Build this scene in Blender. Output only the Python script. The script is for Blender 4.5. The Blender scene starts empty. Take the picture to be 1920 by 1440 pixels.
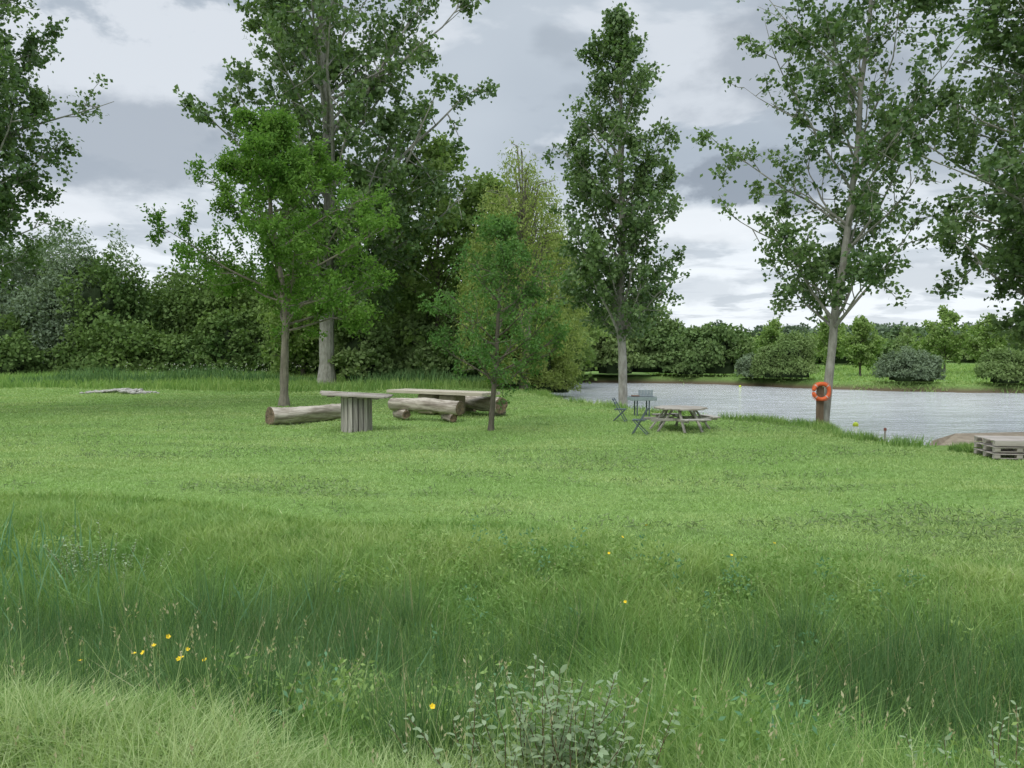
import bpy, math, random, bmesh
import numpy as np
from mathutils import Vector, Matrix
R_=np.random.default_rng
random.seed(4)
scene=bpy.context.scene
scene.view_settings.view_transform='Standard'
scene.view_settings.look='None'
scene.view_settings.exposure=0
COL=scene.collection

# ------------------------------------------------------------ materials
def nmat(name):
    m=bpy.data.materials.new(name); m.use_nodes=True
    nt=m.node_tree; nt.nodes.clear()
    out=nt.nodes.new('ShaderNodeOutputMaterial')
    return m,nt,out
def N(nt,t,**k):
    n=nt.nodes.new(t)
    for a,b in k.items(): setattr(n,a,b)
    return n
def mixc(nt,fac,a,b,bt='MIX'):
    n=nt.nodes.new('ShaderNodeMix'); n.data_type='RGBA'; n.blend_type=bt
    for s,v in ((n.inputs[0],fac),(n.inputs[6],a),(n.inputs[7],b)):
        if isinstance(v,bpy.types.NodeSocket): nt.links.new(v,s)
        elif isinstance(v,(int,float)): s.default_value=v
        else: s.default_value=(v[0],v[1],v[2],1)
    return n.outputs[2]
def math_(nt,op,a,b=0.0,c=None,clamp=False):
    n=nt.nodes.new('ShaderNodeMath'); n.operation=op; n.use_clamp=clamp
    for i,v in enumerate((a,b) if c is None else (a,b,c)):
        if isinstance(v,bpy.types.NodeSocket): nt.links.new(v,n.inputs[i])
        else: n.inputs[i].default_value=v
    return n.outputs[0]
def mapr(nt,v,a,b,c=0.0,d=1.0,smooth=False):
    n=nt.nodes.new('ShaderNodeMapRange'); n.clamp=True
    if smooth: n.interpolation_type='SMOOTHSTEP'
    nt.links.new(v,n.inputs[0])
    for i,x in enumerate((a,b,c,d)): n.inputs[i+1].default_value=x
    return n.outputs[0]
def pos_noise(nt,scale,stretch=(1,1,1),detail=4,coord='POS',rough=.55):
    if coord=='POS': v=N(nt,'ShaderNodeNewGeometry').outputs['Position']
    else: v=N(nt,'ShaderNodeTexCoord').outputs['Object']
    mp=N(nt,'ShaderNodeMapping'); mp.inputs['Scale'].default_value=stretch
    nt.links.new(v,mp.inputs[0])
    n=N(nt,'ShaderNodeTexNoise'); n.inputs['Scale'].default_value=scale
    n.inputs['Detail'].default_value=detail; n.inputs['Roughness'].default_value=rough
    nt.links.new(mp.outputs[0],n.inputs['Vector'])
    return n.outputs['Fac']
def foliage(name,c1,c2,transl=.3,patch=None,pscale=.35,stretch=(1,1,1),gloss=False,streak=None):
    m,nt,out=nmat(name)
    at=N(nt,'ShaderNodeAttribute',attribute_name='tint')
    col=mixc(nt,at.outputs['Fac'],c1,c2)
    if patch is not None:
        f=mapr(nt,pos_noise(nt,pscale,stretch,1),.38,.64)
        col=mixc(nt,f,col,mixc(nt,.6,col,patch))
    if streak is not None:
        f=mapr(nt,pos_noise(nt,1.0,(.28,2.2,1),2),.5,.68)
        col=mixc(nt,math_(nt,'MULTIPLY',f,.6),col,streak)
    if gloss:
        p=N(nt,'ShaderNodeBsdfPrincipled')
        p.inputs['Roughness'].default_value=.45
        p.inputs['Specular IOR Level'].default_value=.35
        nt.links.new(col,p.inputs['Base Color'])
    else:
        p=N(nt,'ShaderNodeBsdfDiffuse');nt.links.new(col,p.inputs['Color'])
    t=N(nt,'ShaderNodeBsdfTranslucent')
    nt.links.new(mixc(nt,1.0,col,(1.1,1.2,.6),'MULTIPLY'),t.inputs['Color'])
    ms=N(nt,'ShaderNodeMixShader'); ms.inputs[0].default_value=transl
    nt.links.new(p.outputs[0],ms.inputs[1]); nt.links.new(t.outputs[0],ms.inputs[2])
    nt.links.new(ms.outputs[0],out.inputs[0])
    return m
def solid(name,c1,c2=None,scale=3,stretch=(1,1,1),coord='OBJ',rough=.8,lo=.35,hi=.65,bump=.0,metal=0,c3=None,vary=0):
    m,nt,out=nmat(name)
    p=N(nt,'ShaderNodeBsdfPrincipled'); p.inputs['Roughness'].default_value=rough
    p.inputs['Metallic'].default_value=metal
    p.inputs['Specular IOR Level'].default_value=.3
    if c2 is None: c2=[x*.75 for x in c1]
    nz=pos_noise(nt,scale,stretch,5,coord,.65)
    col=mixc(nt,mapr(nt,nz,lo,hi),c1,c2)
    if c3 is not None:
        nz2=pos_noise(nt,scale*.35,stretch,3,coord)
        col=mixc(nt,mapr(nt,nz2,.5,.7),col,c3)
    if vary:
        oi=N(nt,'ShaderNodeObjectInfo')
        v=mapr(nt,oi.outputs['Random'],0,1,1-vary,1+vary)
        vm=N(nt,'ShaderNodeVectorMath',operation='SCALE');nt.links.new(col,vm.inputs[0]);nt.links.new(v,vm.inputs['Scale']);col=vm.outputs[0]
    nt.links.new(col,p.inputs['Base Color'])
    if bump>0:
        b=N(nt,'ShaderNodeBump'); b.inputs['Strength'].default_value=bump; b.inputs['Distance'].default_value=.03
        nt.links.new(nz,b.inputs['Height']); nt.links.new(b.outputs[0],p.inputs['Normal'])
    nt.links.new(p.outputs[0],out.inputs[0])
    return m

# ------------------------------------------------------------ mesh builder
class MB:
    def __init__(s): s.v=[];s.f=[];s.m=[];s.t=[];s.n=0
    def add(s,V,F,mat=0,tint=None):
        V=np.asarray(V,dtype=np.float32).reshape(-1,3);F=np.asarray(F,dtype=np.int32).reshape(-1,4)
        s.v.append(V);s.f.append(F+s.n)
        s.m.append(np.full(len(F),mat,np.int32) if np.isscalar(mat) else np.asarray(mat,np.int32))
        s.t.append(np.full(len(V),.5,np.float32) if tint is None else np.asarray(tint,dtype=np.float32))
        s.n+=len(V)
    def build(s,name,mats,smooth=False):
        V=np.concatenate(s.v);F=np.concatenate(s.f);M=np.concatenate(s.m);T=np.concatenate(s.t)
        me=bpy.data.meshes.new(name)
        me.vertices.add(len(V));me.vertices.foreach_set('co',V.ravel())
        me.loops.add(F.size);me.loops.foreach_set('vertex_index',F.ravel())
        me.polygons.add(len(F));me.polygons.foreach_set('loop_start',np.arange(0,F.size,4,dtype=np.int32))
        me.polygons.foreach_set('material_index',M)
        me.polygons.foreach_set('use_smooth',np.full(len(F),smooth))
        a=me.attributes.new('tint','FLOAT','POINT');a.data.foreach_set('value',T)
        for m in mats: me.materials.append(m)
        me.update(calc_edges=True)
        o=bpy.data.objects.new(name,me);COL.objects.link(o)
        return o
def tube(mb,P,r,k=6,mat=0,tint=.5):
    P=np.asarray(P,float);n=len(P);r=np.asarray(r,float)
    T=np.gradient(P,axis=0);T/=np.linalg.norm(T,axis=1)[:,None]+1e-9
    ref=np.array([0.3,.9,.1]) if abs(T[:,2]).mean()>.7 else np.array([0,0,1.])
    U=np.cross(T,ref);U/=np.linalg.norm(U,axis=1)[:,None]+1e-9
    W=np.cross(T,U)
    a=np.linspace(0,2*np.pi,k,endpoint=False)
    V=P[:,None,:]+r[:,None,None]*(np.cos(a)[None,:,None]*U[:,None,:]+np.sin(a)[None,:,None]*W[:,None,:])
    i=np.arange(n-1)[:,None]*k;j=np.arange(k)[None,:];j2=(j+1)%k
    F=np.stack([i+j,i+j2,i+k+j2,i+k+j],-1).reshape(-1,4)
    mb.add(V.reshape(-1,3),F,mat,np.full(n*k,tint))
def unit(v): return v/(np.linalg.norm(v,axis=-1,keepdims=True)+1e-9)
def leaves(mb,P,L,rng,mat=1,asp=.8,out=None,outw=0.,droop=0.,tint=None):
    n=len(P)
    if n==0: return
    d=rng.normal(size=(n,3));d[:,2]-=droop;d=unit(d)
    nr=rng.normal(size=(n,3))
    if out is not None: nr=nr+out*outw
    s=unit(np.cross(d,unit(nr)))
    LL=(L*rng.uniform(.65,1.3,n))[:,None]
    p1=P+d*LL*.42+s*LL*asp*.5;p2=P+d*LL;p3=P+d*LL*.42-s*LL*asp*.5
    V=np.stack([P,p1,p2,p3],1).reshape(-1,3)
    F=np.arange(4*n).reshape(-1,4)
    if tint is None: tint=rng.random(n)
    mb.add(V,F,mat,np.repeat(tint,4))
def blades(mb,P,H,Wd,rng,mat=0,bend=.35,seg=3,tint=None,az=None,lean=None):
    n=len(P)
    if n==0: return
    if az is None: az=rng.uniform(0,2*np.pi,n)
    fa=rng.uniform(0,2*np.pi,n)
    D=np.stack([np.cos(az),np.sin(az),np.zeros(n)],1)
    S=np.stack([np.cos(fa),np.sin(fa),np.zeros(n)],1)
    b=(bend*rng.uniform(.2,1.6,n)) if lean is None else lean
    lv=[]
    for k in range(seg+1):
        t=k/seg
        c=P+D*(H*b*t**1.8)[:,None]+np.array([0,0,1.])*(H*t*(1-.35*np.minimum(b,1.5)*t))[:,None]
        w=(Wd*(1-t)**.7*.5+Wd*.05)[:,None] if seg>1 else (Wd*(.5 if k==0 else .08))[:,None]
        lv.append(c-S*w);lv.append(c+S*w)
    V=np.stack(lv,1)
    nv=2*(seg+1)
    base=np.arange(n)*nv
    F=np.concatenate([np.stack([base+2*k,base+2*k+1,base+2*k+3,base+2*k+2],1) for k in range(seg)])
    if not np.isscalar(mat): mat=np.tile(mat,seg)
    if tint is None: tint=rng.random(n)
    mb.add(V.reshape(-1,3),F,mat,np.repeat(tint,nv))

_g=R_(99).random((256,256))
def vn(x,y,sc=1.0,o=0):
    x=np.asarray(x,float)*sc+o*17.3+1000;y=np.asarray(y,float)*sc+o*9.1+1000
    xi=np.floor(x).astype(int);yi=np.floor(y).astype(int);fx=x-xi;fy=y-yi
    fx=fx*fx*(3-2*fx);fy=fy*fy*(3-2*fy)
    g=lambda a,b:_g[a%256,b%256]
    return (g(xi,yi)*(1-fx)+g(xi+1,yi)*fx)*(1-fy)+(g(xi,yi+1)*(1-fx)+g(xi+1,yi+1)*fx)*fy
def ss(a,b,x):
    t=np.clip((x-a)/(b-a),0,1);return t*t*(3-2*t)

# ------------------------------------------------------------ terrain
LAKE=np.array([(0.6,56),(1.2,48),(2.6,42.5),(5,36),(7.2,31.6),(9.2,29.2),(10.9,26.6),(10.9,23.6),(11.3,21.9),(13,22.3),(22,22.5),(60,22),(130,20),
   (130,46),(60,52),(42,55),(30,58.5),(23,64),(19,70),(10,73),(3,75),(-3,70)],float)
POND=np.array([(-130,67),(-60,68),(-36,70),(-24,74),(-22,80),(-26,86),(-60,90),(-130,92)],float)
def sdf(x,y,P):
    x=np.asarray(x,float);y=np.asarray(y,float)
    d=np.full(x.shape,1e9);ins=np.zeros(x.shape,bool)
    for i in range(len(P)):
        a=P[i];b=P[(i+1)%len(P)];e=b-a
        t=np.clip(((x-a[0])*e[0]+(y-a[1])*e[1])/(e@e),0,1)
        d=np.minimum(d,np.hypot(x-a[0]-t*e[0],y-a[1]-t*e[1]))
        c=((a[1]>y)!=(b[1]>y))&(x<(b[0]-a[0])*(y-a[1])/((b[1]-a[1])+1e-12)+a[0])
        ins^=c
    return np.where(ins,-d,d)
def edge(x): return 11.2-.24*np.clip(x,-25,25)+.9*(vn(x,0*x,.35)-.5)
def bedge(x): return 2.0+.85*ss(.3,-2.2,x)+.35*(vn(x,0*x,1.1,4)-.5)
def tz(x,y):
    x=np.asarray(x,float);y=np.asarray(y,float)
    e=edge(x);b0=bedge(x)
    bank=1.15-1.62*ss(b0,np.maximum(e-5.2,b0+2.3),y)
    up=.47*ss(e-4.6,e-.4,y)
    z=bank+up+(vn(x,y,.9)-.5)*.08+(vn(x,y,.12,2)-.5)*.16*ss(8,14,y)
    far=ss(120,420,y)*6*vn(x,y,.004,5)+ss(350,900,y)*(4+14*ss(-100,400,x))
    z=z+far
    wob=(vn(x,y,.5,7)-.5)*.9
    s=sdf(x,y,LAKE)+wob;z=z+( -1.7-z)*ss(.45,-1.3,s)
    s2=sdf(x,y,POND)+wob;z=z+(-1.7-z)*ss(.5,-1.5,s2)
    return z
def tz1(x,y): return float(tz(np.array([x]),np.array([y]))[0])

xs=np.concatenate([-np.geomspace(1600,82,26),np.arange(-80,-30,1.2),np.arange(-30,30,.3),np.arange(30,80,1.2),np.geomspace(82,1600,26)])
ys=np.concatenate([-np.geomspace(60,8,8),np.arange(-6,50,.3),np.arange(50,100,.8),np.geomspace(102,2600,60)])
X,Y=np.meshgrid(xs,ys);Z=tz(X,Y)
ny,nx=X.shape
V=np.stack([X,Y,Z],-1).reshape(-1,3)
i=np.arange(ny-1)[:,None]*nx;j=np.arange(nx-1)[None,:]
F=np.stack([i+j,i+j+1,i+nx+j+1,i+nx+j],-1).reshape(-1,4)
m,nt,out=nmat('ground_mat')
geo=N(nt,'ShaderNodeNewGeometry');sep=N(nt,'ShaderNodeSeparateXYZ');nt.links.new(geo.outputs['Position'],sep.inputs[0])
g=mixc(nt,mapr(nt,pos_noise(nt,.35,(1,1,1),4),.35,.65),(.18,.28,.08),(.22,.33,.105))
g=mixc(nt,mapr(nt,pos_noise(nt,9,(1,1,1),4,rough=.75),.4,.65),g,(.11,.17,.05))
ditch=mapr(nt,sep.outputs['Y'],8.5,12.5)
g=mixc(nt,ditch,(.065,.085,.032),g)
mud=mapr(nt,sep.outputs['Z'],-.15,-.5)
far_=mapr(nt,sep.outputs['Y'],14,15)
g=mixc(nt,math_(nt,'MULTIPLY',mud,far_),g,(.13,.105,.065))
p=N(nt,'ShaderNodeBsdfDiffuse')
nt.links.new(g,p.inputs['Color'])
b=N(nt,'ShaderNodeBump');b.inputs['Strength'].default_value=.6;b.inputs['Distance'].default_value=.05
nt.links.new(pos_noise(nt,12,(1,1,1),3),b.inputs['Height']);nt.links.new(b.outputs[0],p.inputs['Normal'])
nt.links.new(p.outputs[0],out.inputs[0])
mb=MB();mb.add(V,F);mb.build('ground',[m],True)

# water
m,nt,out=nmat('water_mat')
p=N(nt,'ShaderNodeBsdfPrincipled');p.inputs['Roughness'].default_value=.10
p.inputs['IOR'].default_value=1.7
painted_rip=mapr(nt,pos_noise(nt,1.0,(.35,2.2,1),4,rough=.7),.40,.60)
nt.links.new(mixc(nt,painted_rip,(.46,.47,.46),(.68,.69,.69)),p.inputs['Base Color'])  # light and dark of the ripples painted as streaks into the cloudy base colour
w1=pos_noise(nt,1.5,(1,2.6,1),3);w2=pos_noise(nt,5,(1,2.6,1),2)
b=N(nt,'ShaderNodeBump');b.inputs['Strength'].default_value=1;b.inputs['Distance'].default_value=.13
nt.links.new(math_(nt,'ADD',w1,math_(nt,'MULTIPLY',w2,.35)),b.inputs['Height']);nt.links.new(b.outputs[0],p.inputs['Normal'])
nt.links.new(p.outputs[0],out.inputs[0])
mb=MB();mb.add([(-4,18,-.62),(135,18,-.62),(135,80,-.62),(-4,80,-.62)],[(0,1,2,3)]);mb.build('lake_water',[m])
mb=MB();mb.add([(-135,64,-.62),(-19,64,-.62),(-19,94,-.62),(-135,94,-.62)],[(0,1,2,3)]);mb.build('pond_water',[m])

# ------------------------------------------------------------ grass
GR_LAWN=foliage('lawn_grass_mat',(.255,.405,.125),(.39,.53,.205),.3,(.47,.53,.24),.22,(1,1.6,1),streak=(.20,.31,.11))
GR_TALL=foliage('tall_grass_mat',(.14,.26,.065),(.40,.51,.185),.35,(.16,.295,.085),.8)
GR_RUSH=foliage('rush_mat',(.075,.16,.06),(.21,.33,.13),.22)
GR_LITE=foliage('pale_grass_mat',(.30,.42,.16),(.52,.59,.30),.35)
GR_SEED=foliage('seed_mat',(.38,.36,.20),(.52,.48,.30),.3)
GR_REED=foliage('reed_mat',(.13,.27,.14),(.23,.39,.21),.3)
CLIP=foliage('clippings_mat',(.13,.20,.08),(.24,.28,.15),.2)

rng=R_(1)
def frust(n,y0,y1,dens_pow,rng,mx=.75,pad=2.0):
    u=rng.random(n)
    if abs(dens_pow-2)<1e-6: y=y0*(y1/y0)**u
    else:
        a=2-dens_pow;y=(y0**a+u*(y1**a-y0**a))**(1/a)
    x=(rng.random(n)*2-1)*(mx*y+pad)
    return x,y
# lawn
x,y=frust(360000,9.0,62,2,rng,.72,.9)
e=edge(x);lk=np.minimum(sdf(x,y,LAKE),sdf(x,y,POND))
k=(y>e-1.6)&(lk>-.1);k&=~((x>11.4)&(y>20.9)&(y<27))
x,y,e,lk=x[k],y[k],e[k],lk[k]
clump=vn(x,y,1.6,3)*.5+vn(x,y,5,4)*.5
H=(.03+.045*clump)*(1+y*.012)*rng.uniform(.6,1.4,len(x))
H*=1+2.2*ss(.5,-.9,y-e)
H*=1+3.5*ss(1.0,.2,lk)*ss(.3,.7,vn(x,y,.4,8))
Wd=.0014*y+.002
P=np.stack([x,y,tz(x,y)-.01],1)
mb=MB();blades(mb,P,H,Wd,rng,0,.9,1,tint=np.clip(rng.random(len(x))*.7+clump*.5-.1,0,1))
# drifts of clippings left lying by the mower
x,y=frust(60000,11,40,1.7,rng,.72,.5)
k=(vn(x*.22+y*.05,y,1.25,51)*.7+.3*vn(x,y,2.2,52)>.57)&(y>edge(x)+.8)&(sdf(x,y,LAKE)>.6);x,y=x[k],y[k]
P=np.stack([x,y,tz(x,y)+rng.uniform(.03,.08,len(x))],1)
leaves(mb,P,.11,rng,1,.16,droop=0)
mb.build('lawn_grass',[GR_LAWN,CLIP])
# tall grass in ditch
def zone(x,y):
    e=edge(x);b0=bedge(x);return (y-b0)/(e-b0)
mb=MB()
x,y=frust(280000,1.9,14,1.15,rng,.73,1.0)
s=zone(x,y);k=(s<1.04);x,y,s=x[k],y[k],s[k]
cl=vn(x,y,.7,11);cl2=vn(x,y,2.4,12);cl3=vn(x,y,6,13)
Hh=.12+.34*ss(.02,.25,s)+.16*cl2
Hh*=(1-.70*ss(.58,.95,s+.3*(cl-.5)))
Hh*=(.35+.8*cl+.5*cl3)*rng.uniform(.4,1.35,len(x))
P=np.stack([x,y,tz(x,y)-.01],1)
lt=np.clip(rng.random(len(x))*.75+.5*ss(.55,.95,s)+.35*ss(.2,.02,s)-.3+.55*(cl2-.3),0,1)
wd=(.0026+.0008*y)*np.where(rng.random(len(x))<.12,2.2,1)
mt=np.where(rng.random(len(x))<.07,2,0)
nr_=y<5.5
blades(mb,P[nr_],Hh[nr_],wd[nr_],rng,mt[nr_],.7,3,tint=lt[nr_])
blades(mb,P[~nr_],Hh[~nr_],wd[~nr_],rng,mt[~nr_],.7,2,tint=lt[~nr_])
# rushes : clumps
nc=700
cx,cy=frust(nc*5,2.5,13,.8,rng,.73,1.0)
s=zone(cx,cy);k=(s>.12)&(s<.64)&(vn(cx,cy,.55,21)+rng.uniform(-.18,.18,len(cx))>.36);cx,cy=cx[k][:nc],cy[k][:nc]
per=120
ang=rng.uniform(0,2*np.pi,(len(cx),per));rr=np.abs(rng.normal(0,.15,(len(cx),per)))
x=(cx[:,None]+np.cos(ang)*rr).ravel();y=(cy[:,None]+np.sin(ang)*rr).ravel()
hb=np.repeat(rng.uniform(.4,1.0,len(cx))*(.7+.3*ss(.1,.3,zone(cx,cy))),per)*rng.uniform(.45,1.1,len(x))
P=np.stack([x,y,tz(x,y)-.01],1)
rt=np.clip(np.repeat(rng.uniform(-.1,.65,len(cx)),per)+rng.uniform(-.3,.5,len(x)),0,1)
rm=np.where(rng.random(len(x))<.035,3,1)
blades(mb,P,hb,.0035+.0006*y,rng,rm,.22,2,az=ang.ravel(),lean=(.06+rr*1.6).ravel()*rng.uniform(.3,1.8,len(x)),tint=rt)
# pale near-bank grass
x,y=frust(80000,1.9,4.2,1.0,rng,.73,1.0)
s=zone(x,y);k=(s<.08+.3*(vn(x,y,1.2,31)-.3))&(x<2.2);x,y=x[k],y[k]
P=np.stack([x,y,tz(x,y)-.01],1)
blades(mb,P,rng.uniform(.05,.30,len(x))*(.35+1.1*vn(x,y,2.5,33)),np.full(len(x),.004),rng,2,.9,3)
# lying clippings
x,y=frust(22000,1.9,3.6,1.0,rng,.73,.8)
k=(x<-.6+rng.normal(0,.35,len(x)))&(zone(x,y)<-.02);x,y=x[k],y[k]
P=np.stack([x,y,tz(x,y)+rng.uniform(.02,.10,len(x))],1)
leaves(mb,P,.15,rng,2,.04,droop=0)
# seed stems
x,y=frust(1500,2.2,9,1.0,rng,.73,1.0)
P=np.stack([x,y,tz(x,y)],1);hs=rng.uniform(.3,.7,len(x))
az=rng.uniform(0,6.28,len(x));ln=rng.uniform(.05,.4,len(x))
blades(mb,P,hs,.0026+.0003*y,rng,2,.2,3,az=az,lean=ln)
top=P+np.stack([np.cos(az)*hs*ln,np.sin(az)*hs*ln,hs*(1-.35*ln)-.02],1)
for q in range(5):
    leaves(mb,top+rng.normal(0,.0035,top.shape)-np.array([0,0,.012*q]),.02,rng,3,.35,droop=-2.5)
for (rx,ry,nn,sp,hh) in ((-2.6,7.6,42,.45,.75),(-5.6,8.6,90,.8,.8),(-1.6,6.4,22,.35,.7),(-6.6,10.2,60,.6,.7),(-4.4,7.0,40,.5,.7)):
    x=rng.normal(rx,sp,nn);y=rng.normal(ry,sp*.6,nn)
    P=np.stack([x,y,tz(x,y)],1)
    blades(mb,P,rng.uniform(.6,1.15,nn)*hh*1.25,np.full(nn,.028),rng,4,.3,3)
# broad weeds among grass
x,y=frust(1500,2.8,11,1.0,rng,.73,1.0);s=zone(x,y);k=(s<.9)&(s>.12)&(vn(x,y,.5,41)>.45);x,y=x[k],y[k]
for xx,yy in zip(x,y):
    z0=tz1(xx,yy);n=44;hh=rng.uniform(.25,.62)
    q=rng.random(n)
    Pq=np.stack([xx+rng.normal(0,.08,n)*(1-.4*q),yy+rng.normal(0,.08,n)*(1-.4*q),z0+q*hh],1)
    u=rng.random()
    leaves(mb,Pq,.028+.003*yy,rng,4 if u<.15 else 0,.42,tint=np.clip(rng.random(n)*.5+u*.5,0,1))
mb.build('tall_grass',[GR_TALL,GR_RUSH,GR_LITE,GR_SEED,GR_REED])

mb=MB()
n=50000
x=rng.uniform(-60,6,n);y=rng.uniform(44,72,n);lk=np.minimum(sdf(x,y,LAKE),sdf(x,y,POND))
k=(y>50+4*(vn(x,y,.12,3)-.5)+.02*x)&(lk>-.2);x,y=x[k],y[k]
P=np.stack([x,y,tz(x,y)],1)
blades(mb,P,rng.uniform(.3,.9,len(x))*(.5+.6*vn(x,y,.3,6)),np.full(len(x),.06),rng,0,.4,2,tint=rng.uniform(.2,1,len(x)))
x=rng.uniform(-45,-2,9000);y=rng.uniform(54,60,9000)
k=vn(x,y,.2,9)>.45;x,y=x[k],y[k]
P=np.stack([x,y,tz(x,y)],1)
blades(mb,P,rng.uniform(.8,1.5,len(x))*(.4+.8*vn(x,y,.3,6)),np.full(len(x),.07),rng,1,.3,2)
x=rng.normal(-25,4.5,70);y=rng.uniform(58,66,70);P=np.stack([x,y,tz(x,y)+rng.uniform(.7,1.4,70)],1)
for q in range(3): leaves(mb,P+rng.normal(0,.12,P.shape)*np.array([1,1,.3]),.11,rng,2,.8)
a=LAKE[1:9];seg=rng.integers(0,7,14000);t=rng.random(14000)[:,None]
q=a[seg]*(1-t)+a[seg+1]*t+rng.normal(0,.3,(14000,2))
k=vn(q[:,0],q[:,1],.6,15)>.25;q=q[k]
P=np.stack([q[:,0],q[:,1],np.maximum(tz(q[:,0],q[:,1]),-.6)],1)
blades(mb,P,rng.uniform(.12,.42,len(q)),np.full(len(q),.022),rng,0,.5,2)
x=rng.uniform(12.0,14.5,5000);y=rng.uniform(20.1,21.1,5000)
P=np.stack([x,y,tz(x,y)],1);blades(mb,P,rng.uniform(.1,.32,len(x)),np.full(len(x),.02),rng,0,.5,2)
n=26000;x=rng.uniform(14,85,n);y=rng.uniform(52,118,n);k=sdf(x,y,LAKE)>0;x,y=x[k],y[k]
P=np.stack([x,y,tz(x,y)],1)
blades(mb,P,rng.uniform(.1,.3,len(x)),np.full(len(x),.14),rng,0,.5,2,tint=rng.uniform(.4,1,len(x)))
mb.build('shore_grass',[GR_TALL,GR_RUSH,foliage('parsley_mat',(.45,.48,.38),(.6,.62,.52),.2)])

# ------------------------------------------------------------ trees
BARK=solid('poplar_bark_mat',(.36,.35,.30),(.20,.19,.155),6,(1,1,.35),'POS',.9,bump=.5)
BARKD=solid('dark_bark_mat',(.17,.145,.11),(.09,.08,.06),8,(1,1,.35),'POS',.9,bump=.5)
BARKO=solid('oak_bark_mat',(.26,.235,.18),(.14,.125,.095),8,(1,1,.3),'POS',.9,bump=.5)
LF_POP=foliage('poplar_leaf_mat',(.07,.135,.045),(.20,.29,.11),.34,gloss=True)
LF_ALD=foliage('alder_leaf_mat',(.16,.25,.075),(.32,.42,.155),.38)
LF_OAK=foliage('oak_leaf_mat',(.095,.205,.04),(.21,.345,.08),.38)
LF_YNG=foliage('ash_leaf_mat',(.075,.165,.05),(.165,.29,.09),.36)
LF_WIL=foliage('willow_leaf_mat',(.22,.30,.08),(.38,.44,.16),.35)
LF_GRY=foliage('grey_willow_leaf_mat',(.14,.19,.115),(.24,.305,.195),.25)
LF_DRK=foliage('thicket_leaf_mat',(.06,.115,.035),(.17,.25,.085),.25,(.17,.25,.075),.12)
LF_MID=foliage('bush_leaf_mat',(.11,.185,.065),(.215,.30,.12),.25,(.25,.32,.12),.1)
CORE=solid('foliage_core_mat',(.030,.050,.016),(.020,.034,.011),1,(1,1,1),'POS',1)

def make_tree(name,base,H,tr,cs,prof,nl,rise,mats,leafL,lpt,seed,lean=((0,0,0),(1,0,0)),nsub=8,ntw=5,wob=.25,asp=.85,tws=.45,droop=.2,subf=.42,dens=None,azb=None,dv=(.55,1.35),rv=(.62,1.12)):
    rng=R_(seed);mb=MB()
    bz=tz1(*base)-.1
    tp=np.linspace(0,1,22);lt=[l[0] for l in lean]
    tx=np.interp(tp,lt,[l[1] for l in lean]);ty=np.interp(tp,lt,[l[2] for l in lean])
    w=np.cumsum(rng.normal(0,wob*.35,(22,2)),0);w-=w[0];w*=np.minimum(tp*4,1)[:,None]*.5
    TP=np.stack([base[0]+tx+w[:,0],base[1]+ty+w[:,1],bz+tp*H],1)
    TR=tr*(1-tp*.93)**.8+.012;TR[0]*=1.4
    tf=np.linspace(0,1,44);TPf=np.stack([np.interp(tf,tp,TP[:,c]) for c in range(3)],1)
    tube(mb,TPf,np.interp(tf,tp,TR)*(1+rng.normal(0,.03,44)),12,0)
    at=lambda t:np.array([np.interp(t,tp,TP[:,c]) for c in range(3)])
    LP=[];LT=[]
    for i in range(nl):
        t=cs+(1-cs)*((i+rng.random())/nl)
        R=np.interp(t,[a[0] for a in prof],[a[1] for a in prof])*rng.uniform(*rv)
        az=i*2.39996+rng.normal(0,.5)
        if azb is not None: R*=1+azb[1]*math.cos(az-azb[0])
        rs=rise*rng.uniform(.7,1.25);rs=min(rs,1.3)
        t0=max(cs*.8,t-R*math.tan(rs)/H*.9)
        p0=at(t0);d=np.array([math.cos(az)*math.cos(rs),math.sin(az)*math.cos(rs),math.sin(rs)])
        L=R/math.cos(rs);r0=min(np.interp(t0,tp,TR)*.45,.012*L+.016)
        n=8;pts=[p0];dd=d.copy()
        for q in range(n-1):
            dd=unit(dd+rng.normal(0,.10,3)+np.array([0,0,.05]));pts.append(pts[-1]+dd*L/(n-1))
        pts=np.array(pts);sq=np.linspace(0,1,n)
        tube(mb,pts,r0*(1-sq*.85),6,0)
        dn=rng.uniform(*dv)*(1 if dens is None else dens(t))
        lt_=rng.uniform(-.2,.2)
        for jn in range(nsub):
            s=.18+.82*(jn+rng.random())/nsub
            ps=np.array([np.interp(s,sq,pts[:,c]) for c in range(3)])
            sd=unit(dd*.7+rng.normal(0,.75,3));sl=L*subf*(1.25-s)*rng.uniform(.5,1.1)+.35
            sp=[ps]
            for q in range(3):
                sd=unit(sd+rng.normal(0,.16,3)+np.array([0,0,.06]));sp.append(sp[-1]+sd*sl/3)
            sp=np.array(sp);tube(mb,sp,np.array([.35,.25,.17,.08])*r0*.8+.004,4,0)
            for tw in range(ntw):
                u=.25+.75*rng.random()
                pt=np.array([np.interp(u,[0,.333,.667,1],sp[:,c]) for c in range(3)])
                td=unit(sd*.6+rng.normal(0,.8,3))
                nlf=max(1,int(lpt*dn*rng.uniform(.5,1.4)))
                v=rng.random(nlf)[:,None]
                LP.append(pt+td*v*tws+rng.normal(0,tws*.24,(nlf,3)))
                LT.append(np.clip(rng.random(nlf)*.75+.13+lt_,0,1))
    nlf=int(lpt*ntw*4);v=rng.random(nlf)
    LP.append(at(1.0)-np.array([0,0,1.])*v[:,None]*H*.05+rng.normal(0,.12,(nlf,3))*(.5+v[:,None]));LT.append(rng.random(nlf))
    P=np.concatenate(LP);leaves(mb,P,leafL,rng,1,asp,droop=droop,tint=np.concatenate(LT))
    return mb.build(name,mats)

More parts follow.
